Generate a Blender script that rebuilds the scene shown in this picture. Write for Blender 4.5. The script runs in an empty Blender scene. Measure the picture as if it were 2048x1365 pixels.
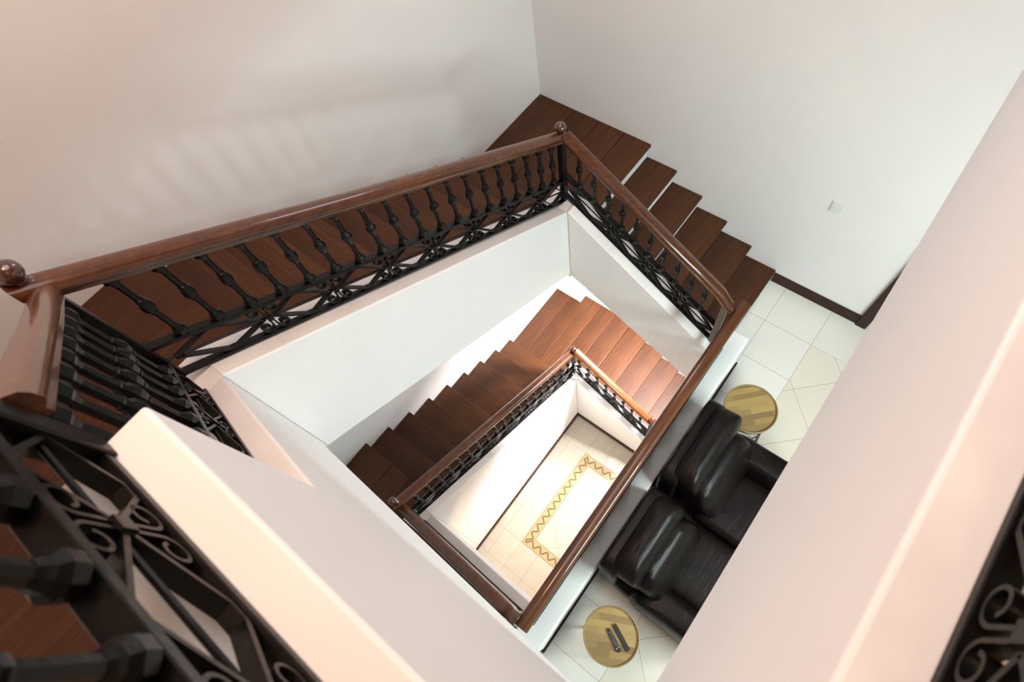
import bpy, bmesh, math, random
from mathutils import Vector, Matrix
random.seed(7)
scene = bpy.context.scene
C = scene.collection
PI = math.pi

# ------------------------------------------------------------------ dimensions (metres)
XW, YW, YWL = 2.562, 1.904, 1.809        # right wall, long wall (upper / lower storey)
XA, XB, YB = -1.017, 1.300, 0.667        # faces of the stair well
T = 0.20                                 # parapet thickness
PR = 0.095                               # railing centre line behind the parapet face
R = 0.16165; G = 0.28; H = 3.323
YN = -0.712; XL = 1.342
XWEST = -2.45
ZU = 3.547                              # upper floor
ZK = 4.076                               # top of upper parapet
YC = -1.253                              # face of upper parapet
YE = -0.276                              # end of left upper parapet
kF2 = lambda x: 1.396 + 0.625 * (1.314 - x)
kF1 = lambda y: 1.412 - 0.632 * (YB - y)
kF3 = lambda y: 2.850 + 0.633 * (YB - y)
kL2 = lambda x: -0.65 - 0.583 * (x - XA)
kL1 = lambda y: -2.000 - 0.62 * (YB - y)
kL3 = lambda y: -0.650 + 0.62 * (YB - y)
sF3 = lambda y: 2.256 - 0.511 * y
sF2 = lambda x: 0.559 + 0.534 * (1.289 - x)
sF1 = lambda y: 0.537 - 0.500 * (0.675 - y)

# ------------------------------------------------------------------ materials
def new_mat(name):
    m = bpy.data.materials.new(name); m.use_nodes = True
    nt = m.node_tree; b = nt.nodes['Principled BSDF']
    return m, nt, b
def N(nt, typ, **kw):
    n = nt.nodes.new(typ)
    for k, v in kw.items(): setattr(n, k, v)
    return n
def link(nt, a, b): nt.links.new(a, b)
def coords(nt, scale=(1, 1, 1), rot=(0, 0, 0), loc=(0, 0, 0), out='Object'):
    tc = N(nt, 'ShaderNodeTexCoord'); mp = N(nt, 'ShaderNodeMapping')
    mp.inputs['Scale'].default_value = scale; mp.inputs['Rotation'].default_value = rot; mp.inputs['Location'].default_value = loc
    link(nt, tc.outputs[out], mp.inputs['Vector']); return mp.outputs['Vector']
def noise(nt, vec, scale, detail=4, rough=.55):
    n = N(nt, 'ShaderNodeTexNoise'); n.inputs['Scale'].default_value = scale
    n.inputs['Detail'].default_value = detail; n.inputs['Roughness'].default_value = rough
    link(nt, vec, n.inputs['Vector']); return n.outputs['Fac']
def ramp(nt, fac, stops):
    r = N(nt, 'ShaderNodeValToRGB'); e = r.color_ramp.elements
    e[0].position, e[0].color = stops[0][0], (*stops[0][1], 1); e[1].position, e[1].color = stops[-1][0], (*stops[-1][1], 1)
    for p, c in stops[1:-1]:
        x = e.new(p); x.color = (*c, 1)
    link(nt, fac, r.inputs['Fac']); return r.outputs['Color']
def bump(nt, b, fac, strength, dist=.01, prev=None):
    n = N(nt, 'ShaderNodeBump'); n.inputs['Strength'].default_value = strength; n.inputs['Distance'].default_value = dist
    link(nt, fac, n.inputs['Height'])
    if prev is not None: link(nt, prev, n.inputs['Normal'])
    link(nt, n.outputs['Normal'], b.inputs['Normal']); return n.outputs['Normal']
def math_n(nt, op, a, b=None, c=None):
    n = N(nt, 'ShaderNodeMath', operation=op)
    for i, v in enumerate((a, b, c)):
        if v is None: continue
        if isinstance(v, (int, float)): n.inputs[i].default_value = v
        else: link(nt, v, n.inputs[i])
    return n.outputs[0]
def mixc(nt, fac, a, b):
    n = N(nt, 'ShaderNodeMix', data_type='RGBA')
    if isinstance(fac, (int, float)): n.inputs[0].default_value = fac
    else: link(nt, fac, n.inputs[0])
    for i, v in ((6, a), (7, b)):
        if isinstance(v, tuple): n.inputs[i].default_value = (*v, 1)
        else: link(nt, v, n.inputs[i])
    return n.outputs[2]

def paint(name, col, bumpy=.5):
    m, nt, b = new_mat(name)
    v = coords(nt)
    f = noise(nt, v, 3, 3)
    link(nt, ramp(nt, f, [(.3, tuple(c * .975 for c in col)), (.7, col)]), b.inputs['Base Color'])
    b.inputs['Roughness'].default_value = .62
    bump(nt, b, noise(nt, v, 160, 3), bumpy, .002)
    return m
M_wall = paint('wall_paint', (.785, .772, .770))
M_white = paint('parapet_paint', (.79, .785, .785), .12)
M_ceil = paint('ceiling_paint', (.78, .76, .74), .1)

def wood(name, c0, c1, c2, rough, coat, gscale=1.0, bmp=.08, spec=.5):
    m, nt, b = new_mat(name)
    v = coords(nt, (1.2 * gscale, 22 * gscale, 22 * gscale))
    f1 = noise(nt, v, 2.2, 6, .62)
    v2 = coords(nt, (.7, 2.5, 2.5)); f2 = noise(nt, v2, 1.3, 2)
    oi = N(nt, 'ShaderNodeObjectInfo')
    s = math_n(nt, 'ADD', math_n(nt, 'MULTIPLY', f1, .75), math_n(nt, 'MULTIPLY', f2, .35))
    s = math_n(nt, 'ADD', s, math_n(nt, 'MULTIPLY', math_n(nt, 'SUBTRACT', oi.outputs['Random'], .5), .14))
    link(nt, ramp(nt, s, [(.30, c0), (.52, c1), (.76, c2)]), b.inputs['Base Color'])
    b.inputs['Roughness'].default_value = rough; b.inputs['Specular IOR Level'].default_value = spec
    b.inputs['Coat Weight'].default_value = coat; b.inputs['Coat Roughness'].default_value = .07
    bump(nt, b, f1, bmp, .003)
    return m
M_tread = wood('tread_wood', (.022, .0068, .0020), (.050, .0160, .0042), (.088, .031, .0080), .48, .0, spec=.28)
M_rail = wood('handrail_wood', (.034, .0090, .0024), (.078, .0225, .0050), (.130, .042, .0090), .36, .6, spec=.25, bmp=.02)
M_ball = wood('finial_wood', (.022, .005, .0025), (.05, .011, .005), (.08, .02, .008), .25, 1.0)
M_skirt = wood('skirting_wood', (.014, .0040, .0028), (.024, .0068, .0046), (.038, .0115, .0070), .45, .0, spec=.25)

def iron():
    m, nt, b = new_mat('black_iron')
    v = coords(nt)
    f = noise(nt, v, 45, 4)
    link(nt, ramp(nt, f, [(.3, (.0020, .0017, .0016)), (.8, (.0050, .0042, .0038))]), b.inputs['Base Color'])
    b.inputs['Roughness'].default_value = .34; b.inputs['Specular IOR Level'].default_value = .20
    bump(nt, b, noise(nt, v, 70, 3), .25, .003)
    return m
M_iron = iron()

def leather():
    m, nt, b = new_mat('dark_leather')
    v = coords(nt)
    f = noise(nt, v, 4, 3)
    link(nt, ramp(nt, f, [(.3, (.0030, .0018, .0018)), (.75, (.0075, .0044, .0040))]), b.inputs['Base Color'])
    b.inputs['Roughness'].default_value = .36; b.inputs['Specular IOR Level'].default_value = .17
    wv = coords(nt, (3, 16, 10)); w = noise(nt, wv, 1.6, 4, .6)
    n1 = bump(nt, b, w, .45, .009)
    bump(nt, b, noise(nt, v, 260, 2), .10, .002, n1)
    return m
M_leather = leather()

def simple(name, col, rough=.4, metal=0, **kw):
    m, nt, b = new_mat(name)
    v = coords(nt); f = noise(nt, v, 30, 2)
    link(nt, ramp(nt, f, [(.3, tuple(c * .9 for c in col)), (.7, col)]), b.inputs['Base Color'])
    b.inputs['Roughness'].default_value = rough; b.inputs['Metallic'].default_value = metal
    return m
M_plastic = simple('black_plastic', (.010, .010, .013), .38)
M_button = simple('grey_button', (.42, .43, .45), .5)
M_switch = simple('switch_plastic', (.72, .73, .72), .35)
M_steel = simple('brushed_steel', (.085, .08, .078), .35, .6)
M_tableleg = simple('bronze_metal', (.09, .065, .04), .35, .7)

def grid_line(nt, coord, origin, pitch, half):
    """1 on a grout line of a periodic pattern along one coordinate"""
    t = math_n(nt, 'DIVIDE', math_n(nt, 'SUBTRACT', coord, origin), pitch)
    fr = math_n(nt, 'FRACT', math_n(nt, 'ADD', t, 1000.5))
    d = math_n(nt, 'MULTIPLY', math_n(nt, 'ABSOLUTE', math_n(nt, 'SUBTRACT', fr, .5)), pitch)
    return math_n(nt, 'LESS_THAN', d, half)
def cell(nt, coord, origin, pitch):
    return math_n(nt, 'FLOOR', math_n(nt, 'DIVIDE', math_n(nt, 'SUBTRACT', coord, origin), pitch))
def rand_cell(nt, a, b):
    cv = N(nt, 'ShaderNodeCombineXYZ'); link(nt, a, cv.inputs[0]); link(nt, b, cv.inputs[1])
    w = N(nt, 'ShaderNodeTexWhiteNoise', noise_dimensions='2D'); link(nt, cv.outputs[0], w.inputs['Vector'])
    return w.outputs['Value']
def both(nt, a, b): return math_n(nt, 'MAXIMUM', a, b)

def lounge_tiles():
    m, nt, b = new_mat('lounge_tiles')
    tc = N(nt, 'ShaderNodeTexCoord'); sp = N(nt, 'ShaderNodeSeparateXYZ'); link(nt, tc.outputs['Object'], sp.inputs[0])
    x, y = sp.outputs[0], sp.outputs[1]
    hw = .0017
    straight = both(nt, grid_line(nt, x, 2.145, .41, hw), grid_line(nt, y, -.865, .435, hw))
    u = math_n(nt, 'MULTIPLY', math_n(nt, 'SUBTRACT', x, y), .70711); w = math_n(nt, 'MULTIPLY', math_n(nt, 'ADD', x, y), .70711)
    diag = both(nt, grid_line(nt, u, 3.05 * .70711, .428, hw), grid_line(nt, w, .315 * .70711, .428, hw))
    inner = math_n(nt, 'MULTIPLY', math_n(nt, 'LESS_THAN', y, -1.30), math_n(nt, 'LESS_THAN', x, 2.145))
    edge = math_n(nt, 'MULTIPLY', math_n(nt, 'LESS_THAN', math_n(nt, 'ABSOLUTE', math_n(nt, 'ADD', y, 1.30)), hw), 1.0)
    lines = N(nt, 'ShaderNodeMix', data_type='FLOAT'); link(nt, inner, lines.inputs[0]); link(nt, straight, lines.inputs[2]); link(nt, diag, lines.inputs[3])
    ln = both(nt, lines.outputs[0], edge)
    r1 = rand_cell(nt, cell(nt, x, 2.145, .41), cell(nt, y, -.865, .435))
    r2 = rand_cell(nt, cell(nt, u, 3.05 * .70711, .428), cell(nt, w, .315 * .70711, .428))
    cl = noise(nt, coords(nt), 7, 4, .6)
    base1 = mixc(nt, r1, (.66, .65, .61), (.71, .70, .665))
    base2 = mixc(nt, r2, (.60, .545, .455), (.66, .62, .55))
    base = mixc(nt, inner, base1, base2)
    base = mixc(nt, math_n(nt, 'MULTIPLY', cl, .16), base, (.48, .43, .35))
    link(nt, mixc(nt, ln, base, (.27, .235, .19)), b.inputs['Base Color'])
    b.inputs['Roughness'].default_value = .28
    bump(nt, b, math_n(nt, 'SUBTRACT', 1.0, ln), .25, .002)
    return m
M_tile1 = lounge_tiles()

def hall_tiles():
    m, nt, b = new_mat('hall_tiles')
    tc = N(nt, 'ShaderNodeTexCoord'); sp = N(nt, 'ShaderNodeSeparateXYZ'); link(nt, tc.outputs['Object'], sp.inputs[0])
    x, y = sp.outputs[0], sp.outputs[1]
    hw = .0022
    # distance outside / inside the ornamental band: rectangle x in [-.627,.892], y in [-2.1,.24]
    dx = math_n(nt, 'SUBTRACT', math_n(nt, 'ABSOLUTE', math_n(nt, 'SUBTRACT', x, .1325)), .7595)
    dy = math_n(nt, 'SUBTRACT', math_n(nt, 'ABSOLUTE', math_n(nt, 'ADD', y, .93)), 1.17)
    d = math_n(nt, 'MAXIMUM', dx, dy)            # <0 inside outer rectangle
    outside = math_n(nt, 'GREATER_THAN', d, 0)
    inside = math_n(nt, 'LESS_THAN', d, -.138)
    straight = both(nt, grid_line(nt, x, .892, .38, hw), grid_line(nt, y, .24, .285, hw))
    # left/right strips show only the y seams, top strip only the x seams
    u = math_n(nt, 'MULTIPLY', math_n(nt, 'SUBTRACT', x, y), .70711); w = math_n(nt, 'MULTIPLY', math_n(nt, 'ADD', x, y), .70711)
    diag = both(nt, grid_line(nt, u, .265, .40, hw), grid_line(nt, w, .39, .40, hw))
    ln = math_n(nt, 'ADD', math_n(nt, 'MULTIPLY', outside, straight), math_n(nt, 'MULTIPLY', inside, diag))
    # band: edge lines + zig-zag with slanted leaves
    rim = both(nt, math_n(nt, 'LESS_THAN', math_n(nt, 'ABSOLUTE', math_n(nt, 'ADD', d, .006)), .006),
               math_n(nt, 'LESS_THAN', math_n(nt, 'ABSOLUTE', math_n(nt, 'ADD', d, .132)), .006))
    inband = math_n(nt, 'MULTIPLY', math_n(nt, 'SUBTRACT', 1.0, outside), math_n(nt, 'SUBTRACT', 1.0, inside))
    # coordinate running along the band
    vert = math_n(nt, 'GREATER_THAN', dx, dy)
    run = N(nt, 'ShaderNodeMix', data_type='FLOAT'); link(nt, vert, run.inputs[0]); link(nt, x, run.inputs[2]); link(nt, y, run.inputs[3])
    t = math_n(nt, 'DIVIDE', math_n(nt, 'ADD', run.outputs[0], 20.0), .125)
    tri = math_n(nt, 'ABSOLUTE', math_n(nt, 'SUBTRACT', math_n(nt, 'FRACT', t), .5))        # 0 .. .5
    across = math_n(nt, 'DIVIDE', math_n(nt, 'MULTIPLY', d, -1.0), .138)                     # 0..1
    zig = math_n(nt, 'ABSOLUTE', math_n(nt, 'SUBTRACT', across, math_n(nt, 'ADD', .2, math_n(nt, 'MULTIPLY', tri, 1.2))))
    mid = math_n(nt, 'MULTIPLY', math_n(nt, 'GREATER_THAN', across, .22), math_n(nt, 'LESS_THAN', across, .78))
    leaf = math_n(nt, 'MULTIPLY', math_n(nt, 'LESS_THAN', zig, .12), mid)
    thin = math_n(nt, 'LESS_THAN', zig, .035)
    cl = noise(nt, coords(nt), 9, 4, .6)
    base = mixc(nt, cl, (.34, .305, .245), (.44, .41, .345))
    bandc = mixc(nt, cl, (.30, .235, .115), (.37, .29, .155))
    bandc = mixc(nt, thin, bandc, (.20, .125, .045))
    bandc = mixc(nt, leaf, bandc, (.11, .075, .028))
    bandc = mixc(nt, rim, bandc, (.30, .17, .06))
    col = mixc(nt, inband, base, bandc)
    link(nt, mixc(nt, ln, col, (.25, .20, .14)), b.inputs['Base Color'])
    b.inputs['Roughness'].default_value = .3
    return m
M_tile0 = hall_tiles()

def butcher():
    m, nt, b = new_mat('butcher_block')
    v = coords(nt)
    br = N(nt, 'ShaderNodeTexBrick', offset=.37, offset_frequency=2, squash=1.0)
    br.inputs['Scale'].default_value = 1.0; br.inputs['Brick Width'].default_value = .24; br.inputs['Row Height'].default_value = .043
    br.inputs['Mortar Size'].default_value = .0004; br.inputs['Bias'].default_value = -.1
    br.inputs['Color1'].default_value = (.36, .255, .088, 1); br.inputs['Color2'].default_value = (.135, .088, .038, 1); br.inputs['Mortar'].default_value = (.25, .15, .06, 1)
    link(nt, v, br.inputs['Vector'])
    g = noise(nt, coords(nt, (4, 60, 60)), 2.5, 5)
    link(nt, mixc(nt, math_n(nt, 'MULTIPLY', g, .30), br.outputs['Color'], (.17, .11, .042)), b.inputs['Base Color'])
    b.inputs['Roughness'].default_value = .42
    return m
M_butcher = butcher()
M_rim = wood('tray_rim_wood', (.17, .12, .045), (.24, .17, .065), (.32, .23, .095), .42, .1)

# ------------------------------------------------------------------ mesh helpers
def tag(o, label=None, cat=None, group=None, kind=None):
    if label: o['label'] = label
    if cat: o['category'] = cat
    if group: o['group'] = group
    if kind: o['kind'] = kind
    return o
def empty(name, loc, rz=0.0):
    o = bpy.data.objects.new(name, None); C.objects.link(o); o.location = loc; o.rotation_euler = (0, 0, rz); return o
def obj(name, bm, m, parent=None, loc=(0, 0, 0), rot=(0, 0, 0), smooth=False, bevel=0.0, seg=2, subd=0):
    me = bpy.data.meshes.new(name)
    bmesh.ops.recalc_face_normals(bm, faces=bm.faces[:])
    bm.to_mesh(me); bm.free(); me.materials.append(m)
    if smooth:
        for p in me.polygons: p.use_smooth = True
    o = bpy.data.objects.new(name, me); C.objects.link(o)
    o.location = loc; o.rotation_euler = rot
    if parent: o.parent = parent
    if bevel:
        md = o.modifiers.new('bevel', 'BEVEL'); md.width = bevel; md.segments = seg; md.limit_method = 'ANGLE'
    if subd:
        md = o.modifiers.new('subd', 'SUBSURF'); md.levels = subd; md.render_levels = subd
    return o
def box(bm, x0, x1, y0, y1, z0, z1):
    vs = [bm.verts.new(p) for p in ((x0, y0, z0), (x1, y0, z0), (x1, y1, z0), (x0, y1, z0), (x0, y0, z1), (x1, y0, z1), (x1, y1, z1), (x0, y1, z1))]
    for f in ((0, 3, 2, 1), (4, 5, 6, 7), (0, 1, 5, 4), (1, 2, 6, 5), (2, 3, 7, 6), (3, 0, 4, 7)): bm.faces.new([vs[i] for i in f])
def bx(*a):
    bm = bmesh.new(); box(bm, *a); return bm
def prism(pts, axis, a, b):
    """extrude the polygon pts between a and b along axis ('x': pts=(y,z), 'y': pts=(x,z))"""
    bm = bmesh.new()
    def P(p, t): return (t, p[0], p[1]) if axis == 'x' else (p[0], t, p[1])
    lo = [bm.verts.new(P(p, a)) for p in pts]; hi = [bm.verts.new(P(p, b)) for p in pts]
    caps = [bm.faces.new(lo), bm.faces.new(hi[::-1])]
    n = len(pts)
    for i in range(n): bm.faces.new((lo[i], lo[(i + 1) % n], hi[(i + 1) % n], hi[i]))
    if n > 4: bmesh.ops.triangulate(bm, faces=caps)
    return bm
def struct(name, bm, m, bevel=0.0, parent=None):
    o = obj(name, bm, m, parent, bevel=bevel, seg=3)
    if parent is None: o['kind'] = 'structure'
    return o
def ring(bm, c, u, v, pts):
    return [bm.verts.new(c + u * p[0] + v * p[1]) for p in pts]
def skin(bm, rings, caps=True):
    n = len(rings[0])
    for a, b in zip(rings, rings[1:]):
        for i in range(n): bm.faces.new((a[i], a[(i + 1) % n], b[(i + 1) % n], b[i]))
    if caps: bm.faces.new(rings[0][::-1]); bm.faces.new(rings[-1])
def plumb(off, d):
    """slide an offset along d so that the end of a sloping bar is cut vertically"""
    hd = Vector((d.x, d.y, 0)).normalized()
    return off - d * (off.dot(hd) / max(.2, d.dot(hd)))
def sweep(bm, path, side, w, t, cut=False):
    """flat bar along path (Vectors); side = constant direction across the bar (width w), t = thickness"""
    rs = []
    for i, p in enumerate(path):
        d = (path[min(i + 1, len(path) - 1)] - path[max(i - 1, 0)]).normalized()
        nrm = d.cross(side).normalized()
        pr = ((-w / 2, -t / 2), (w / 2, -t / 2), (w / 2, t / 2), (-w / 2, t / 2))
        if cut: rs.append([bm.verts.new(p + plumb(side * a + nrm * b, d)) for a, b in pr])
        else: rs.append(ring(bm, p, side, nrm, pr))
    skin(bm, rs)
def profile_bar(bm, path, prof, side):
    rs = []
    for i, p in enumerate(path):
        a = (p - path[i - 1]).normalized() if i else (path[1] - p).normalized()
        b = (path[i + 1] - p).normalized() if i < len(path) - 1 else a
        d = (a + b).normalized()
        sd = side if side is not None else Vector((-d.y, d.x, 0)).normalized()
        up = sd.cross(d).normalized()
        if up.z < 0: up = -up
        k = 1.0 / max(.5, math.sqrt((1 + a.dot(b)) / 2))
        if side is None:
            if i in (0, len(path) - 1): rs.append([bm.verts.new(p + plumb(sd * x + up * y, d)) for x, y in prof])
            else: rs.append(ring(bm, p, sd * k, up, prof))
        else:
            rs.append(ring(bm, p, sd, up, prof))
    skin(bm, rs)
def lathe(bm, prof, n=16, c=(0, 0, 0), rot=0):
    rs = []
    for r, z in prof:
        rs.append([bm.verts.new((c[0] + r * math.cos(2 * PI * i / n + rot), c[1] + r * math.sin(2 * PI * i / n + rot), c[2] + z)) for i in range(n)])
    skin(bm, rs)
def tube(bm, path, r, n=8):
    rs = []
    for i, p in enumerate(path):
        d = (path[min(i + 1, len(path) - 1)] - path[max(i - 1, 0)]).normalized()
        a = d.cross(Vector((0, 0, 1)));
        if a.length < 1e-3: a = d.cross(Vector((0, 1, 0)))
        a.normalize(); b = a.cross(d)
        rs.append(ring(bm, p, a, b, [(r * math.cos(2 * PI * k / n), r * math.sin(2 * PI * k / n)) for k in range(n)]))
    skin(bm, rs)

# ------------------------------------------------------------------ building shell
ZTOP = 6.3
struct('wall_north', bx(XWEST - .2, XW + .2, YW, YW + .2, .25, ZTOP), M_wall)
struct('wall_north_lower', bx(XWEST - .2, XW + .2, YWL, YWL + .3, -H, .25), M_wall)
struct('wall_east', bx(XW, XW + .2, -1.51, YW, -H, ZTOP), M_wall)
struct('wall_west', bx(XWEST - .2, XWEST, -.30, YW, -H, ZTOP), M_wall)
struct('wall_landing_pier', bx(2.425, XW, 1.395, YWL, -H + 6 * R, .5), M_wall, .012)
struct('floor_hall', bx(-4.2, 4.2, -5.2, YWL, -H - .1, -H), M_tile0)
bm = bx(-4.2, 4.2, -5.2, -.86, -.22, 0); box(bm, 1.50, XW, -.86, -.69, -.22, 0); box(bm, XWEST, -1.217, -.86, -.50, -.22, 0); box(bm, 1.6, XW, -.86, -.86 + .001, -.2, -.1)
struct('floor_lounge', bm, M_tile1)
struct('floor_upper', bx(-4.2, 4.2, -5.2, -1.453, 2.90, ZU), M_tile1)
bm = bx(XWEST, -1.217, -1.453, -.645, 3.40, ZU)
struct('floor_upper_landing', bm, M_tile1)
struct('ceiling', bx(-4.2, 4.2, -5.2, YW + .2, ZTOP, ZTOP + .1), M_ceil)
struct('wall_south', bx(-4.2, 4.2, -5.4, -5.2, -H, ZTOP), M_wall)
struct('wall_far_east', bx(4.2, 4.4, -5.4, -1.2, -H, ZTOP), M_wall)
struct('wall_east_return', bx(XW + .2, 4.2, -1.40, -1.2, -H, ZTOP), M_wall)
struct('wall_far_west', bx(-4.4, -4.2, -5.4, YW, -H, ZTOP), M_wall)
struct('wall_hall_passage', bx(XWEST - 1.8, XWEST - .2, .667, .867, -H, ZTOP), M_wall)

# parapets of the stair well -------------------------------------------------
BV = .009
def para2(name, kf, sf, x0, x1):
    pts = [(x0, sf(x0)), (x1, sf(x1)), (x1, kf(x1)), (x0, kf(x0))]
    return struct(name, prism(pts, 'y', YB, YB + T), M_white, BV)
def para13(name, kf, sf, xa, xb, y0, y1):
    pts = [(y0, sf(y0)), (y1, sf(y1)), (y1, kf(y1)), (y0, kf(y0))]
    return struct(name, prism(pts, 'x', xa, xb), M_white, BV)
para2('wall_parapet_north', kF2, sF2, XA, XB)
struct('wall_parapet_northeast_corner', bx(XB, XB + T, YB, YB + T, .50, 1.402), M_white)
struct('wall_parapet_northwest_corner', bx(XA - T, XA, YB, YB + T, 1.80, 2.846), M_white)
para13('wall_parapet_east', kF1, sF1, XB, XB + T, -.652, YB)
pts = [(YC - T, sF3(YC - T)), (YB, sF3(YB)), (YB, kF3(YB)), (YE, kF3(YE)), (YE, ZK), (YC - T, ZK)]
struct('wall_parapet_west', prism(pts, 'x', XA - T, XA), M_white, BV)
struct('wall_parapet_south', bx(XA, XW, YC - T, YC, 2.876, ZK), M_white, BV)
# lounge level guard parapet
bm = bx(XA - T, 1.498, -.862, -.652, -.90, -.001)
Lp = [(XA - T, -.862), (1.60, -.862), (1.60, -.716), (1.498, -.716), (1.498, -.652), (XA - T, -.652)]
lo = [bm.verts.new((x, y, 0)) for x, y in Lp]; hi = [bm.verts.new((x, y, .545)) for x, y in Lp]
bm.faces.new(lo[::-1]); bm.faces.new(hi)
for k in range(6): bm.faces.new((lo[k], lo[(k + 1) % 6], hi[(k + 1) % 6], hi[k]))
struct('wall_parapet_lounge', bm, M_white, .016)
# lower storey
para2('wall_parapet_lower_north', kL2, lambda x: -H, XA, XB)
struct('wall_parapet_lower_northeast_corner', bx(XB, XB + T, YB, YB + T, -H, -2.003), M_white)
struct('wall_parapet_lower_northwest_corner', bx(XA - T, XA, YB, YB + T, -H, -.655), M_white)
struct('wall_hall_north', bx(XWEST - .2, XA - T, YB, YB + T, -H, -1.52), M_white)
para13('wall_parapet_lower_east', kL1, lambda y: -H, XB, XB + T, -.42, YB)
para13('wall_parapet_lower_west', kL3, lambda y: sF3(y) - H, XA - T, XA, -.652, YB)

# skirtings ------------------------------------------------------------------
struct('baseboard_east', bx(XW - .016, XW, -1.51, -.712, 0, .125), M_skirt, .003)
bm = bx(XA - T - .016, 1.60, -.878, -.862, 0, .075); box(bm, XA - T - .016, XA - T, -.862, -.56, 0, .075)
struct('baseboard_lounge_parapet', bm, M_skirt, .003)
struct('baseboard_hall_north', bx(XWEST, XB, YB - .018, YB, -H, -H + .08), M_skirt, .003)
struct('baseboard_hall_east', bx(XB - .018, XB, -.42, YB - .018, -H, -H + .08), M_skirt, .003)
# dark door casing where the right wall ends
d = obj('door_1', bx(XW - .03, XW + .23, -1.60, -1.511, 0, 2.12), M_skirt, bevel=.004); d['kind'] = 'structure'
obj('door_head', bx(XW - .03, XW + .20, -2.50, -1.60, 2.03, 2.12), M_skirt, d, bevel=.004)
obj('door_leaf', bx(XW + .08, XW + .12, -2.50, -1.60, 0.01, 2.03), M_skirt, d, bevel=.004)
obj('door_jamb', bx(XW - .03, XW + .20, -2.59, -2.50, 0, 2.12), M_skirt, d, bevel=.004)

# ------------------------------------------------------------------ staircases
def board(name, x0, x1, y0, y1, ztop, along, parent, th=.032, label=None):
    """a timber board with its grain (local X) along 'x' or 'y'"""
    base = parent.location
    cx, cy = (x0 + x1) / 2, (y0 + y1) / 2
    lx, ly = (x1 - x0) / 2, (y1 - y0) / 2
    if along == 'y': lx, ly = ly, lx
    o = obj(name, bx(-lx, lx, -ly, ly, -th, 0), M_tread, parent, bevel=.006, seg=2)
    o.location = Vector((cx, cy, ztop)) - base
    if along == 'y': o.rotation_euler = (0, 0, PI / 2)
    if label: o['label'] = label
    return o
def flight(parent, dirn, noses, zs, a, b, last_end, soff, name='stair_body', wood_risers=False, knots=()):
    """dirn '+y','-x','-y'; noses: nosing positions rising; zs: tread heights; a,b: extents across"""
    ov = .028; a += .002; b -= .002
    if abs(last_end) > 1.8: last_end -= math.copysign(.002, last_end)
    ax = dirn[1]; s = 1 if dirn[0] == '+' else -1
    n = len(noses)
    for i in range(n):
        p0 = noses[i]
        p1 = noses[i + 1] + s * ov if i < n - 1 else last_end
        lo, hi = min(p0, p1), max(p0, p1)
        if i < n - 1:
            if ax == 'y': board('tread', a, b, lo, hi, zs[i], 'x', parent)
            else: board('tread', lo, hi, a, b, zs[i], 'y', parent)
    # white concrete body: one closed wedge per tread, cut again where the soffit changes slope
    z_prev = zs[0] - (zs[1] - zs[0])
    px, py, pz = parent.location
    bm = bmesh.new()
    for i in range(n):
        q0 = noses[i] + s * ov
        q1 = noses[i + 1] + s * ov if i < n - 1 else last_end
        cuts = [q0] + sorted([k for k in knots if min(q0, q1) < k < max(q0, q1)], key=lambda v: abs(v - q0)) + [q1]
        zt = zs[i] - .031 - pz
        for c0, c1 in zip(cuts, cuts[1:]):
            e = 1e-6 if c1 > c0 else -1e-6
            b0, b1 = min(soff(c0 + e) - pz, zt - .02), min(soff(c1 - e) - pz, zt - .02)
            if ax == 'y': P = lambda c, w, z: (w - px, c - py, z)
            else: P = lambda c, w, z: (c - px, w - py, z)
            v = [bm.verts.new(P(c, w, z)) for c, w, z in ((c0, a, b0), (c1, a, b1), (c1, b, b1), (c0, b, b0), (c0, a, zt), (c1, a, zt), (c1, b, zt), (c0, b, zt))]
            for f in ((0, 3, 2, 1), (4, 5, 6, 7), (0, 1, 5, 4), (1, 2, 6, 5), (2, 3, 7, 6), (3, 0, 4, 7)): bm.faces.new([v[t] for t in f])
    o = obj(name, bm, M_white, parent); o['label'] = 'white painted risers and soffit'
    if wood_risers:
        for i in range(n):
            p = noses[i] + s * (ov - .012); zb = (zs[i - 1] if i else z_prev); q = p + s * .011
            board('riser', a, b, min(p, q), max(p, q), zs[i] - .032, 'x', parent, th=zs[i] - .032 - zb - .001)
def landing(parent, x0, x1, ys, z, along='x'):
    for y0, y1 in zip(ys, ys[1:]): board('landing_board', x0, x1, y0 + .0008, y1 - .0008, z, 'x', parent)

def boards(parent, x0, x1, ys, z):
    for y0, y1 in zip(ys, ys[1:]): board('landing_board', x0 + .002, x1 - .002, y0 + .001, y1 - .001 - (.001 if y1 > 1.8 else 0), z, 'x', parent)
# upper storey (lounge -> upper floor)
n1 = [YN + G * k for k in range(6)]; z1 = [R * (k + 1) for k in range(6)]
f1 = tag(empty('stair_flight', (XB + T, YN, 0)), 'short upper flight of dark wooden treads with white risers rising from the lounge tiles', 'staircase')
flight(f1, '+y', n1, z1, XB + T, XW, YW, lambda y: sF1(y) if y < YB else .52, knots=(YB,))
boards(f1, XB + T, XW, [n1[5], .955], 6 * R)
boards(f1, 1.4285, XB + T, [YB + T, .955], 6 * R)
boards(f1, 1.4285, XW, [.955, 1.225, 1.495, YW], 6 * R)
n2 = [1.456 - .2865 * k for k in range(9)]; z2 = [6 * R + .173 * (k + 1) for k in range(9)]
f2 = tag(empty('stair_flight', (XL, YB + T, 6 * R)), 'long upper flight of dark wooden treads against the beige wall behind the largest railing', 'staircase')
flight(f2, '-x', n2, z2, YB + T, YW, XWEST, lambda x: sF2(x) if x > XA else sF2(XA), 'stair_body', knots=(XA,))
boards(f2, XA - T, n2[8], [YB + T, .88], z2[8])
boards(f2, XWEST, n2[8], [.88, YW], z2[8])
y3 = [.85 - .285 * k for k in range(6)]; z3 = [z2[8] + .17 * (k + 1) for k in range(6)]
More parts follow.
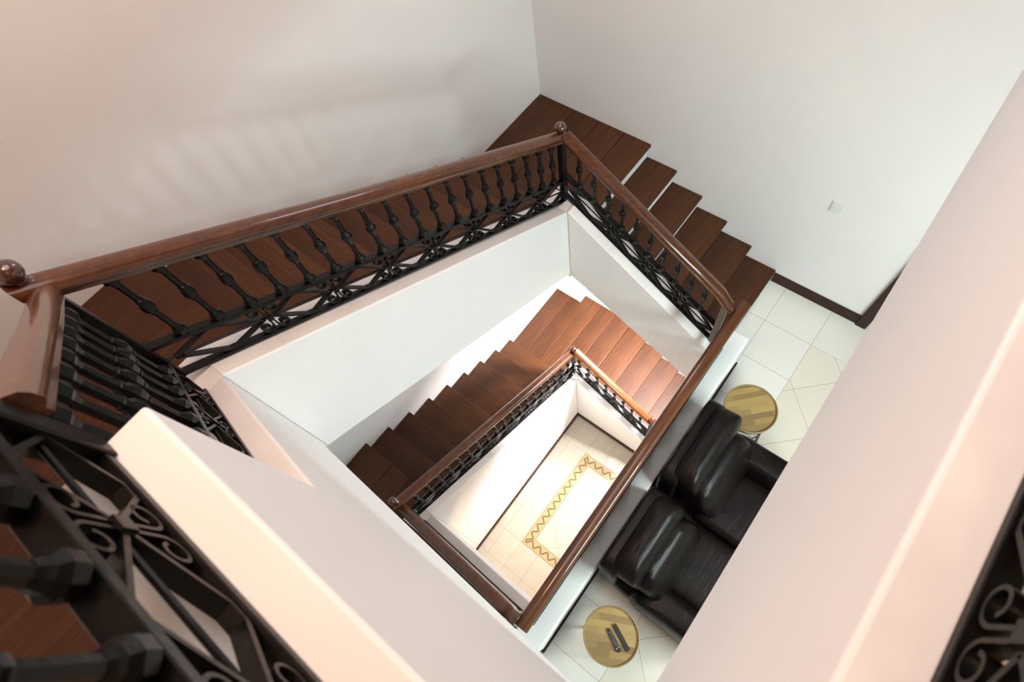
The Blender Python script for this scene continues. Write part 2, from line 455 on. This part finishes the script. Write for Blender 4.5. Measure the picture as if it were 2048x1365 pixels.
f3 = tag(empty('stair_flight', (XA - T, .85, z2[8])), 'wooden treads seen below the blurred iron railing at the lower left corner', 'staircase')
flight(f3, '-y', y3, z3, XWEST, XA - T, -.64, sF3)
# lower storey (hall -> lounge)
m1 = [-.77 + G * k for k in range(6)]; w1 = [-H + R * (k + 1) for k in range(6)]
g1 = tag(empty('stair_flight', (XB + T, -.77, -H)), 'short reddish lit flight with wooden risers, storey below, beside the pale hall wall', 'staircase')
flight(g1, '+y', m1, w1, XB + T, XW, YWL, lambda y: -H, wood_risers=True)
boards(g1, XB + T, XW, [m1[5], .879], w1[5])
boards(g1, 1.3145, XW, [.879, 1.12, 1.32, 1.56, YWL], w1[5])
m2 = [XL - G * k for k in range(9)]; w2 = [-H + R * (k + 7) for k in range(9)]
g2 = tag(empty('stair_flight', (XL, YB + T, w2[0])), 'long dark brown flight of the storey below, stepping along the white wall', 'staircase')
flight(g2, '-x', m2, w2, YB + T, YWL, XWEST, lambda x: -H + .01)
boards(g2, XA - T, m2[8], [YB + T, .893], w2[8])
boards(g2, XWEST, m2[8], [.893, 1.17, 1.42, YWL], w2[8])
RL = -w2[8] / 6
m3 = [.893 - .28 * k for k in range(6)]; w3 = [w2[8] + RL * (k + 1) for k in range(6)]
g3 = tag(empty('stair_flight', (XA - T, .90, w2[8])), 'narrow dark strip of treads outside the lower handrail, rising to the sofa floor', 'staircase')
flight(g3, '-y', m3, w3, XWEST, XA - T, -.52, lambda y: sF3(y) - H)

# ------------------------------------------------------------------ railings
def rounded_rail_profile(w, t):
    p = []
    top = [(-.5, -.12), (-.49, .12), (-.42, .33), (-.25, .46), (0, .5), (.25, .46), (.42, .33), (.49, .12), (.5, -.12)]
    bot = [(.44, -.24), (.36, -.30), (.36, -.5), (-.36, -.5), (-.36, -.30), (-.44, -.24)]
    return [(a * w, b * t) for a, b in top + bot]
RAILP = rounded_rail_profile(.088, .066)

def baluster_mesh(h):
    """forged square-and-round bar with a faceted knuckle and stepped end blocks"""
    bm = bmesh.new()
    def sq(z, w): return [bm.verts.new((w / 2 * sx, w / 2 * sy, z)) for sx, sy in ((-1, -1), (1, -1), (1, 1), (-1, 1))]
    def oc(z, w, n=8): return [bm.verts.new((w / 2 * math.cos(2 * PI * (i + .5) / n), w / 2 * math.sin(2 * PI * (i + .5) / n), z)) for i in range(n)]
    for z0, z1, prof in ((0, 1, [(0, .034), (.010, .050), (.032, .052), (.042, .036), (.050, .032), (.058, .026)]),):
        skin(bm, [oc(z, w) for z, w in prof])
        skin(bm, [oc(h - z, w) for z, w in prof][::-1])
    skin(bm, [oc(z, w) for z, w in ((.05, .0245), (h * .39, .0245), (h * .395, .032), (h * .41, .034), (h * .42, .030), (h * .45, .044), (h * .50, .050), (h * .55, .044), (h * .58, .030), (h * .59, .034), (h * .605, .032), (h * .61, .0245), (h - .05, .0245))])
    me = bpy.data.meshes.new('baluster'); bmesh.ops.recalc_face_normals(bm, faces=bm.faces[:]); bm.to_mesh(me); bm.free(); me.materials.append(M_iron)
    return me
BH = .362
ME_BAL = baluster_mesh(BH)

def c_scroll_path(sgn):
    """back-to-back C scroll: stem near s=0 and a curl at each end, opening outward"""
    pts = []
    r0 = .028
    cs, ch = sgn * .036, .066
    up = []
    for i in range(22):                      # spiral inside -> outside
        a = i / 21
        ang = math.radians(-200 + 380 * a); r = r0 * (.30 + .70 * a)
        up.append((cs + sgn * -r * math.cos(ang) * -1, ch + r * math.sin(ang) * 1))
    # simple mirrored curl: parametric, ends on the stem side
    up = []
    for i in range(24):
        a = i / 23
        ang = math.radians(-170 + 350 * a)    # ends at 180 deg (stem side)
        r = r0 * (.50 + .50 * a)
        up.append((cs + sgn * r * math.cos(ang), ch + r * math.sin(ang)))
    down = [(s, -h) for s, h in reversed(up)]
    stem = [(sgn * .0075, .03), (sgn * .005, 0), (sgn * .0075, -.03)]
    return up + stem + down

def railing(name, label, P0, P1, slope_pts, first_bal, pitch, nbal, clusters, lozenges, posts=(), rail_path=None, group=None, parent_loc=None, cat='railing', rail_h=(.635, .635)):
    """P0,P1: horizontal end points (x,y) of the rail plane. slope_pts=(z0,z1): parapet top there."""
    p0 = Vector((P0[0], P0[1], slope_pts[0])); p1 = Vector((P1[0], P1[1], slope_pts[1]))
    L = math.hypot(p1.x - p0.x, p1.y - p0.y); sl_ = (p1.z - p0.z) / L
    u = Vector((p1.x - p0.x, p1.y - p0.y, 0)).normalized(); side = Vector((-u.y, u.x, 0)); up = Vector((0, 0, 1))
    root = tag(empty(name, p0), label, cat, group)
    Q = lambda s, h: u * s + up * (sl_ * s + h)
    def flat(nm, s0, s1, h, w, t, mat=M_iron):
        bm = bmesh.new(); sweep(bm, [Q(s0, h), Q(s1, h)], side, w, t, True); return obj(nm, bm, mat, root, bevel=.002, seg=1)
    flat('bottom_bar', 0, L, .016, .036, .018)
    flat('upper_bar', 0, L, .232, .040, .020)
    bm = bmesh.new(); tube(bm, [Q(0, .124), Q(L, .124)], .0055, 6); obj('middle_rod', bm, M_iron, root)
    me_s = None
    for cs in clusters:
        if me_s is None:
            bm = bmesh.new()
            for sg in (-1, 1):
                path = [u * s + up * (sl_ * s + h) for s, h in c_scroll_path(sg)]
                sweep(bm, path, side, .026, .0065)
            box(bm, -.013, .013, -.018, .018, -.014, .014) if abs(u.x) > .5 else box(bm, -.018, .018, -.013, .013, -.014, .014)
            o = obj('scroll', bm, M_iron, root); o.location = Q(cs, .124); me_s = o
        else:
            o = me_s.copy(); C.objects.link(o); o.parent = root; o.location = Q(cs, .124)
    for a, b_ in lozenges:
        m_ = (a + b_) / 2
        bm = bmesh.new()
        for sg in (1, -1):
            hh = .092 * sg
            pts = [(a, 0), (m_ - .016, hh * .97), (m_ + .016, hh * .97), (b_, 0)]
            sweep(bm, [Q(s, .124 + h) for s, h in pts], side, .026, .009)
        obj('lozenge', bm, M_iron, root)
    for i in range(nbal):
        s = first_bal + pitch * i
        o = bpy.data.objects.new('baluster', ME_BAL); C.objects.link(o); o.parent = root; o.location = Q(s, .240); o.rotation_euler = (0, 0, math.atan2(u.y, u.x)); o.scale = (1, 1, (rail_h[0] + (rail_h[1] - rail_h[0]) * s / L - .240 - .026) / BH)
    for (s, hb, ht, ball, mat) in posts:
        q = Q(s, 0)
        bm = bx(-.023, .023, -.023, .023, q.z + hb, q.z + ht)
        po = obj('newel_post', bm, mat, root, loc=(q.x, q.y, 0), bevel=.004)
        if ball:
            bm = bmesh.new(); z = q.z + ht
            prof = [(.030, -.005), (.034, .008), (.026, .020), (.018, .028), (.022, .036), (.018, .044)]
            lathe(bm, prof, 20)
            rb = .038
            sph = [(max(.004, rb * math.cos(math.radians(t))), .078 + rb * math.sin(math.radians(t))) for t in range(-70, 91, 10)]
            lathe(bm, [(.017, .040)] + sph, 24)
            obj('finial', bm, M_ball, po, loc=(0, 0, z), smooth=True)
    path = [Vector(p) - p0 for p in rail_path]
    # long straight rails carry their grain along local X
    d = path[1] - path[0]; yaw = math.atan2(d.y, d.x)
    rotm = Matrix.Rotation(-yaw, 3, 'Z')
    bm = bmesh.new(); profile_bar(bm, [rotm @ (p - path[0]) for p in path], RAILP, None)
    o = obj('handrail', bm, M_rail, root, loc=path[0], smooth=True); o.rotation_euler = (0, 0, yaw)
    md = o.modifiers.new('edge', 'EDGE_SPLIT'); md.split_angle = math.radians(50)
    return root

HR = .635
xr, yr, xl_ = XB + PR, YB + PR, XA - PR          # 1.395 , .762 , -1.112
# upper north flight: runs from the right corner (low) to the left corner (high)
L = xr - xl_
cl = [xr - x for x in (1.115, .80, .495, .19, -.115, -.41, -.715)]
loz = list(zip([.02] + [c + .020 for c in cl], [c - .020 for c in cl] + [L - .05]))
railing('stair_railing', 'black scrolled iron railing with brown handrail climbing the long side of the upper well', (xr, yr), (xl_, yr),
        (kF2(xr) + .02, kF2(xl_)), xr - 1.285, .1253, 19, cl, loz,
        posts=((.0, .0, .66, True, M_iron), (L, .0, .685, True, M_iron)),
        rail_h=(.63, .685),
        rail_path=[(xr + .044, yr, kF2(xr) + HR + .015), (XA + .9, yr, kF2(XA + .9) + HR + .025), (xl_ - .044, yr, kF2(xl_) + HR + .075)])
# upper east flight: from lounge level up to the right corner
ya, L = -.63, yr + .63
cl = [y - ya for y in (-.30, .01, .325)]
loz = list(zip([.03] + [c + .020 for c in cl], [c - .020 for c in cl] + [L - .05]))
railing('stair_railing', 'black iron railing with brown handrail on the short right flight above the sofa floor', (xr, ya), (xr, yr - .0255),
        (kF1(ya), kF1(yr) - .03), .165, .1205, 10, cl, loz, posts=((0, -.02, .60, False, M_steel),),
        rail_path=[(xr, yr - .0455, kF1(yr) + HR - .065), (xr, -.56, kF1(-.56) + HR - .005), (xr + .008, -.63, 1.17), (xr + .025, -.6765, 1.11)])
# upper west flight: from left corner towards the camera
L = yr - YE
cl = [.20, .50, .80]
loz = list(zip([.02] + [c + .020 for c in cl], [c - .020 for c in cl] + [L - .05]))
railing('stair_railing', 'black iron railing seen end on above the orange lit parapet at the left', (xl_, yr - .0255), (xl_, YE + .012),
        (kF3(yr), kF3(YE)), .115, .118, 8, cl, loz,
        rail_h=(.75, .765),
        rail_path=[(xl_, yr - .0455, kF3(yr) + .79), (xl_, yr - .4, kF3(yr - .4) + .76), (xl_, YE + .012, kF3(YE) + .765)])
# upper floor guard, left foreground
L = YE - .015 - (YC - PR)
railing('landing_railing', 'out of focus black iron railing on the pale parapet in the lower left foreground', (xl_, YE - .015), (xl_, YC - PR + .0255),
        (ZK, ZK), .070, .1165, 8, [.212, .512, .812], [(.02, .206), (.218, .506), (.518, .806), (.818, 1.03)], posts=((0.0, -.0, .72, False, M_iron),),
        rail_path=[(xl_, YE, ZK + HR), (xl_, -.8, ZK + HR), (xl_, YC - PR + .0455, ZK + HR)])
L = XW - xl_
cl = [.516 + .3 * k - .3 for k in range(12)]
loz = list(zip([.02] + [c + .020 for c in cl], [c - .020 for c in cl] + [L - .01]))
railing('landing_railing', 'out of focus black iron railing behind the parapet at the lower right edge', (xl_, YC - PR), (XW - .012, YC - PR),
        (ZK, ZK), .115, .1215, 29, cl, loz,
        rail_path=[(xl_ - .044, YC - PR, ZK + HR), (0, YC - PR, ZK + HR), (XW - .004, YC - PR, ZK + HR)])
# lounge guard
yg = -.722
cl = [.15 + .3 * k for k in range(9)]
L = xr - (-1.10)
loz = list(zip([.02] + [c + .020 for c in cl], [c - .020 for c in cl] + [L - .05]))
railing('landing_railing', 'brown handrail and black iron railing along the sofa floor edge behind the sofa', (-1.10, yg), (xr, yg),
        (.545, .545), .10, .121, 20, cl, loz,
        rail_h=(.53, .53), rail_path=[(-1.128, yg, 1.075), (.3, yg, 1.075), (1.53, yg, 1.075)])
# lower storey
L = xr - xl_
cl = [.29 + .305 * k for k in range(7)]
loz = list(zip([.02] + [c + .020 for c in cl], [c - .020 for c in cl] + [L - .05]))
railing('stair_railing', 'black iron railing with brown handrail along the long flight of the storey below', (xr, yr), (xl_, yr),
        (kL2(xr), kL2(xl_)), .115, .1253, 19, cl, loz,
        posts=((.0, .0, .66, True, M_iron), (L, .0, .66, True, M_iron)),
        rail_path=[(xr + .044, yr, kL2(xr) + HR + .0), (0, yr, kL2(0) + HR), (xl_ - .044, yr, kL2(xl_) + HR + .02)])
ya = -.385; L = yr - ya
cl = [.28, .58, .88]
loz = list(zip([.03] + [c + .020 for c in cl], [c - .020 for c in cl] + [L - .05]))
railing('stair_railing', 'short black iron railing beside the red lit treads at the bottom right flight', (xr, ya), (xr, yr - .0255),
        (kL1(ya), kL1(yr)), .15, .13, 8, cl, loz, posts=((0, -.0, .66, True, M_iron),),
        rail_path=[(xr, ya, kL1(ya) + HR), (xr, .2, kL1(.2) + HR), (xr, yr - .0455, kL1(yr) + HR - .02)])
ye = -.60; L = yr - ye
cl = [.22, .52, .82, 1.12]
loz = list(zip([.02] + [c + .020 for c in cl], [c - .020 for c in cl] + [L - .05]))
railing('stair_railing', 'dark iron railing with broad brown handrail rising to the sofa floor at the lower corner', (xl_, yr - .0255), (xl_, ye),
        (kL3(yr), kL3(ye)), .12, .121, 10, cl, loz, posts=((L, .0, .72, True, M_iron),),
        rail_path=[(xl_, yr - .0455, kL3(yr) + HR + .05), (xl_, ye + .1, kL3(ye + .1) + HR + .05), (xl_, ye, kL3(ye) + HR + .09), (-1.108, -.645, 1.04), (-1.104, -.6765, 1.07)])

# ------------------------------------------------------------------ sofa
def pillow(cx, cy, cz, lx, ly, lz, rx=0.0, e=.55, puff=.0, seed=0, ep=None, wr=.004):
    """superellipsoid cushion"""
    rnd = random.Random(seed)
    bm = bmesh.new()
    def f(c, p): return math.copysign(abs(c) ** p, c)
    rows = []
    nu, nv = 40, 24
    rot = Matrix.Rotation(rx, 3, 'X')
    ph = [rnd.uniform(0, 6.28) for _ in range(6)]
    def P(a, b_):
        q_ = ep or e; x = f(math.cos(b_), min(q_, .5)) * f(math.cos(a), e * .8) * lx / 2
        y = f(math.cos(b_), q_) * f(math.sin(a), e) * ly / 2
        z = f(math.sin(b_), q_) * lz / 2
        w = wr * (math.sin(23 * x / lx + ph[0] + 5 * y) * math.sin(9 * y / ly * 2 + ph[1]) + .6 * math.sin(41 * x / lx + ph[2] + 11 * z) * math.cos(7 * z / lz + ph[3]))
        k = 1 + w / max(.05, math.sqrt(x * x + y * y + z * z))
        return rot @ Vector((x * k, y * k, z * k)) + Vector((cx, cy, cz))
    for j in range(1, nv):
        b_ = -PI / 2 + PI * j / nv
        rows.append([bm.verts.new(P(2 * PI * i / nu, b_)) for i in range(nu)])
    bot = bm.verts.new(P(0, -PI / 2)); top = bm.verts.new(P(0, PI / 2))
    for a, b_ in zip(rows, rows[1:]):
        for i in range(nu): bm.faces.new((a[i], a[(i + 1) % nu], b_[(i + 1) % nu], b_[i]))
    for i in range(nu):
        bm.faces.new((bot, rows[0][(i + 1) % nu], rows[0][i])); bm.faces.new((top, rows[-1][i], rows[-1][(i + 1) % nu]))
    return bm
sofa = tag(empty('sofa', (.17, -1.3, 0)), 'two seat dark brown leather sofa with its back to the white parapet', 'sofa')
def so(name, bm, lab=None):
    bmesh.ops.translate(bm, verts=bm.verts[:], vec=-Vector(sofa.location))
    o = obj(name, bm, M_leather, sofa, smooth=True)
    if lab: o['label'] = lab
    return o
so('base', pillow(.165, -1.39, .20, 1.44, .86, .30, e=.22, seed=1, wr=.001))
for i, (x0, x1) in enumerate(((-.545, .105), (.175, .875))):
    cx, w = (x0 + x1) / 2, x1 - x0
    so('back_shell', pillow(cx, -.955, .50, w + .02, .15, .76, rx=-.04, e=.26, seed=10 + i, wr=.001))
    so('head_cushion', pillow(cx + .005, -1.045, .795, w - .035, .215, .29, rx=-.25, e=.30, ep=.85, seed=20 + i, wr=.0022))
    so('lumbar_cushion', pillow(cx - (.030 if i else -.01), -1.185, .60, w - .08, .26, .42, rx=-.48, e=.40, ep=.72, seed=30 + i, wr=.0045))
for i, (x0, x1) in enumerate(((-.360, .150), (.160, .655))):
    so('seat_cushion', pillow((x0 + x1) / 2, -1.50, .375, x1 - x0, .62, .20, e=.22, ep=.45, seed=40 + i, wr=.003))
so('arm', pillow(-.47, -1.50, .33, .225, .70, .54, e=.25, ep=.5, seed=50, wr=.003))
so('arm', pillow(.77, -1.48, .33, .235, .70, .54, e=.25, ep=.5, seed=51, wr=.003))

# ------------------------------------------------------------------ side tables
def side_table(loc, r, hgt, stave, label, leg0):
    t = tag(empty('side_table', (loc[0], loc[1], 0)), label, 'table', 'round wooden tray tables beside the sofa')
    bm = bmesh.new(); lathe(bm, [(.0005, -.018), (r - .003, -.018), (r - .001, -.010), (r - .001, 0), (.0005, 0)], 64)
    o = obj('table_top', bm, M_butcher, t, loc=(0, 0, hgt)); o.rotation_euler = (0, 0, stave)
    bm = bmesh.new()
    lathe(bm, [(r - .004, -.022), (r + .006, -.022), (r + .009, .006), (r + .008, .016), (r + .004, .018), (r, .016), (r - .002, -.002), (r - .004, -.022)], 72)
    obj('rim', bm, M_rim, t, loc=(0, 0, hgt), smooth=True)
    for k in range(3):
        a = leg0 + 2 * PI * k / 3
        bm = bmesh.new(); d = Vector((math.cos(a), math.sin(a), 0))
        tube(bm, [d * (r * .80) + Vector((0, 0, hgt - .02)), d * (r * .86) + Vector((0, 0, hgt * .5)), d * (r * 1.0) + Vector((0, 0, 0.0))], .011, 10)
        obj('leg', bm, M_tableleg, t, smooth=True)
    bm = bmesh.new(); tube(bm, [Vector((r * .88 * math.cos(2 * PI * i / 40), r * .88 * math.sin(2 * PI * i / 40), hgt * .42)) for i in range(41)], .005, 6)
    obj('stretcher_ring', bm, M_tableleg, t, smooth=True)
    return t
side_table((1.115, -1.150), .190, .46, -.758, 'round striped wooden side table with a bare top beside the right sofa arm', -1.76)
side_table((-.835, -1.182), .176, .52, -1.07, 'round striped wooden side table holding two remote controls near the sofa', -2.2)

# ------------------------------------------------------------------ remotes
def remote(p0, p1, w0, w1, zt, label, buttons, group=None):
    a = Vector((*p0, 0)); b_ = Vector((*p1, 0)); L = (b_ - a).length; d = (b_ - a).normalized()
    r = tag(empty('remote_control', (a.x, a.y, zt), math.atan2(d.y, d.x)), label, 'remote control')
    bm = bmesh.new(); rs = []
    n = 12
    for i in range(n + 1):
        s = i / n; w = w0 + (w1 - w0) * s
        e = min(1, min(s, 1 - s) * n / 1.3 + .55) if buttons else 1
        w *= e
        rs.append([bm.verts.new((L * s, y, z)) for y, z in ((-w * .42, 0), (w * .42, 0), (w * .5, .006), (w * .46, .017), (-w * .46, .017), (-w * .5, .006))])
    skin(bm, rs); obj('casing', bm, M_plastic, r, bevel=.002)
    if buttons:
        for i in range(10):
            for j in (-1, 0, 1):
                s = .16 + .075 * i
                if (i * 3 + j) % 7 == 2: continue
                w = (w0 + (w1 - w0) * s) * .27
                rr = .0022 if i < 9 else .0045
                if i == 9 and j == 0: continue
                bm = bmesh.new(); lathe(bm, [(rr, 0), (rr, .0016), (rr * .6, .0022)], 8)
                obj('button', bm, M_button, r, loc=(L * s, j * w, .017), smooth=False)
    else:
        for s in (.2, .32, .45):
            bm = bmesh.new(); lathe(bm, [(.0035, 0), (.0035, .0012), (.002, .0016)], 8); obj('button', bm, M_plastic, r, loc=(L * s, 0, .017))
ZT = .5202
remote((-.809, -1.141), (-.878, -1.277), .026, .040, ZT, 'black remote control with many pale buttons lying on the side table', True)
remote((-.765, -1.160), (-.838, -1.318), .028, .030, ZT, 'slim plain black remote control lying beside the buttoned one', False)

# ------------------------------------------------------------------ wall switch
sw = tag(empty('light_switch', (XW, -.875, 1.165)), 'small white double light switch on the bright right wall', 'light switch')
obj('plate', bx(-.008, 0, -.040, .040, -.055, .055), M_switch, sw, bevel=.002)
obj('rocker', bx(-.011, -.008, -.030, .030, .004, .030), M_switch, sw, bevel=.0015)
obj('rocker', bx(-.011, -.008, -.030, .030, -.030, -.004), M_switch, sw, bevel=.0015)

# ------------------------------------------------------------------ lights
def area(name, loc, tgt, size, power, col, sizey=None, spread=None):
    l = bpy.data.lights.new(name, 'AREA'); l.energy = power; l.color = col; l.size = size
    if sizey: l.shape = 'RECTANGLE'; l.size_y = sizey
    if spread: l.spread = spread
    o = bpy.data.objects.new(name, l); C.objects.link(o); o.location = loc
    o.rotation_euler = (Vector(tgt) - Vector(loc)).to_track_quat('-Z', 'Y').to_euler(); return o
def point(name, loc, r, power, col):
    l = bpy.data.lights.new(name, 'POINT'); l.energy = power; l.color = col; l.shadow_soft_size = r
    o = bpy.data.objects.new(name, l); C.objects.link(o); o.location = loc; return o
area('upper_warm_lamp', (-.75, .15, 6.15), (-.95, .05, 0), .4, 42, (1, .53, .30))
point('upper_wall_lamp', (-1.0, -2.6, 5.5), .45, 28, (1, .74, .42))
area('stair_ambient_fill', (.6, .1, 6.25), (.6, .1, 0), 2.2, 60, (1, .93, .91))  # added fill for general ambient light over the well, not a fixture
area('stair_window_daylight', (2.50, 1.1, 4.2), (-1.2, -1.0, 3.0), 1.0, 23, (.95, .94, 1))
point('lounge_ceiling_lamp', (.84, -3.7, 2.84), .10, 80, (.84, 1, .98))
area('lounge_soft_fill', (.1, -2.8, 2.87), (.2, -1.4, 0), 1.4, 215, (.84, 1, .98))  # added soft fill that brightens the lounge and weakens the point lamp's shadows
area('hall_ceiling_lamp', (.0, -1.25, -.60), (.05, .667, -1.45), .6, 46, (1, .96, .91), spread=1.95)
area('hall_stair_lamp', (2.15, -.62, -.30), (2.05, .35, -2.6), .35, 285, (1, .93, .90), spread=2.1)
point('hall_passage_lamp', (-1.75, -.5, -1.9), .10, 34, (1, .66, .28))
w = bpy.data.worlds.new('world'); scene.world = w; w.use_nodes = True
w.node_tree.nodes['Background'].inputs[0].default_value = (.8, .82, .9, 1); w.node_tree.nodes['Background'].inputs[1].default_value = .3

# ------------------------------------------------------------------ camera
cam = bpy.data.cameras.new('camera'); co = bpy.data.objects.new('camera', cam); C.objects.link(co)
right = Vector((0.61092809, -0.78277492, -0.11844956)); down = Vector((-0.74200407, -0.51397745, -0.43041508)); fwd = Vector((0.27603773, 0.35084272, -0.89482543))
mat = Matrix((right, -down, -fwd)).transposed().to_4x4()
mat.translation = Vector((-0.83821419, -1.00101755, 4.86449599))
co.matrix_world = mat
cam.sensor_width = 36; cam.lens = 36 * 1152.097 / 2048
cam.clip_start = .02; cam.clip_end = 60
cam.dof.use_dof = True; cam.dof.focus_distance = 4.6; cam.dof.aperture_fstop = 4.5
scene.camera = co
scene.view_settings.view_transform = 'Standard'; scene.view_settings.look = 'None'
scene.view_settings.gamma = 1; scene.view_settings.use_curve_mapping = False
scene.view_settings.exposure = 0.0
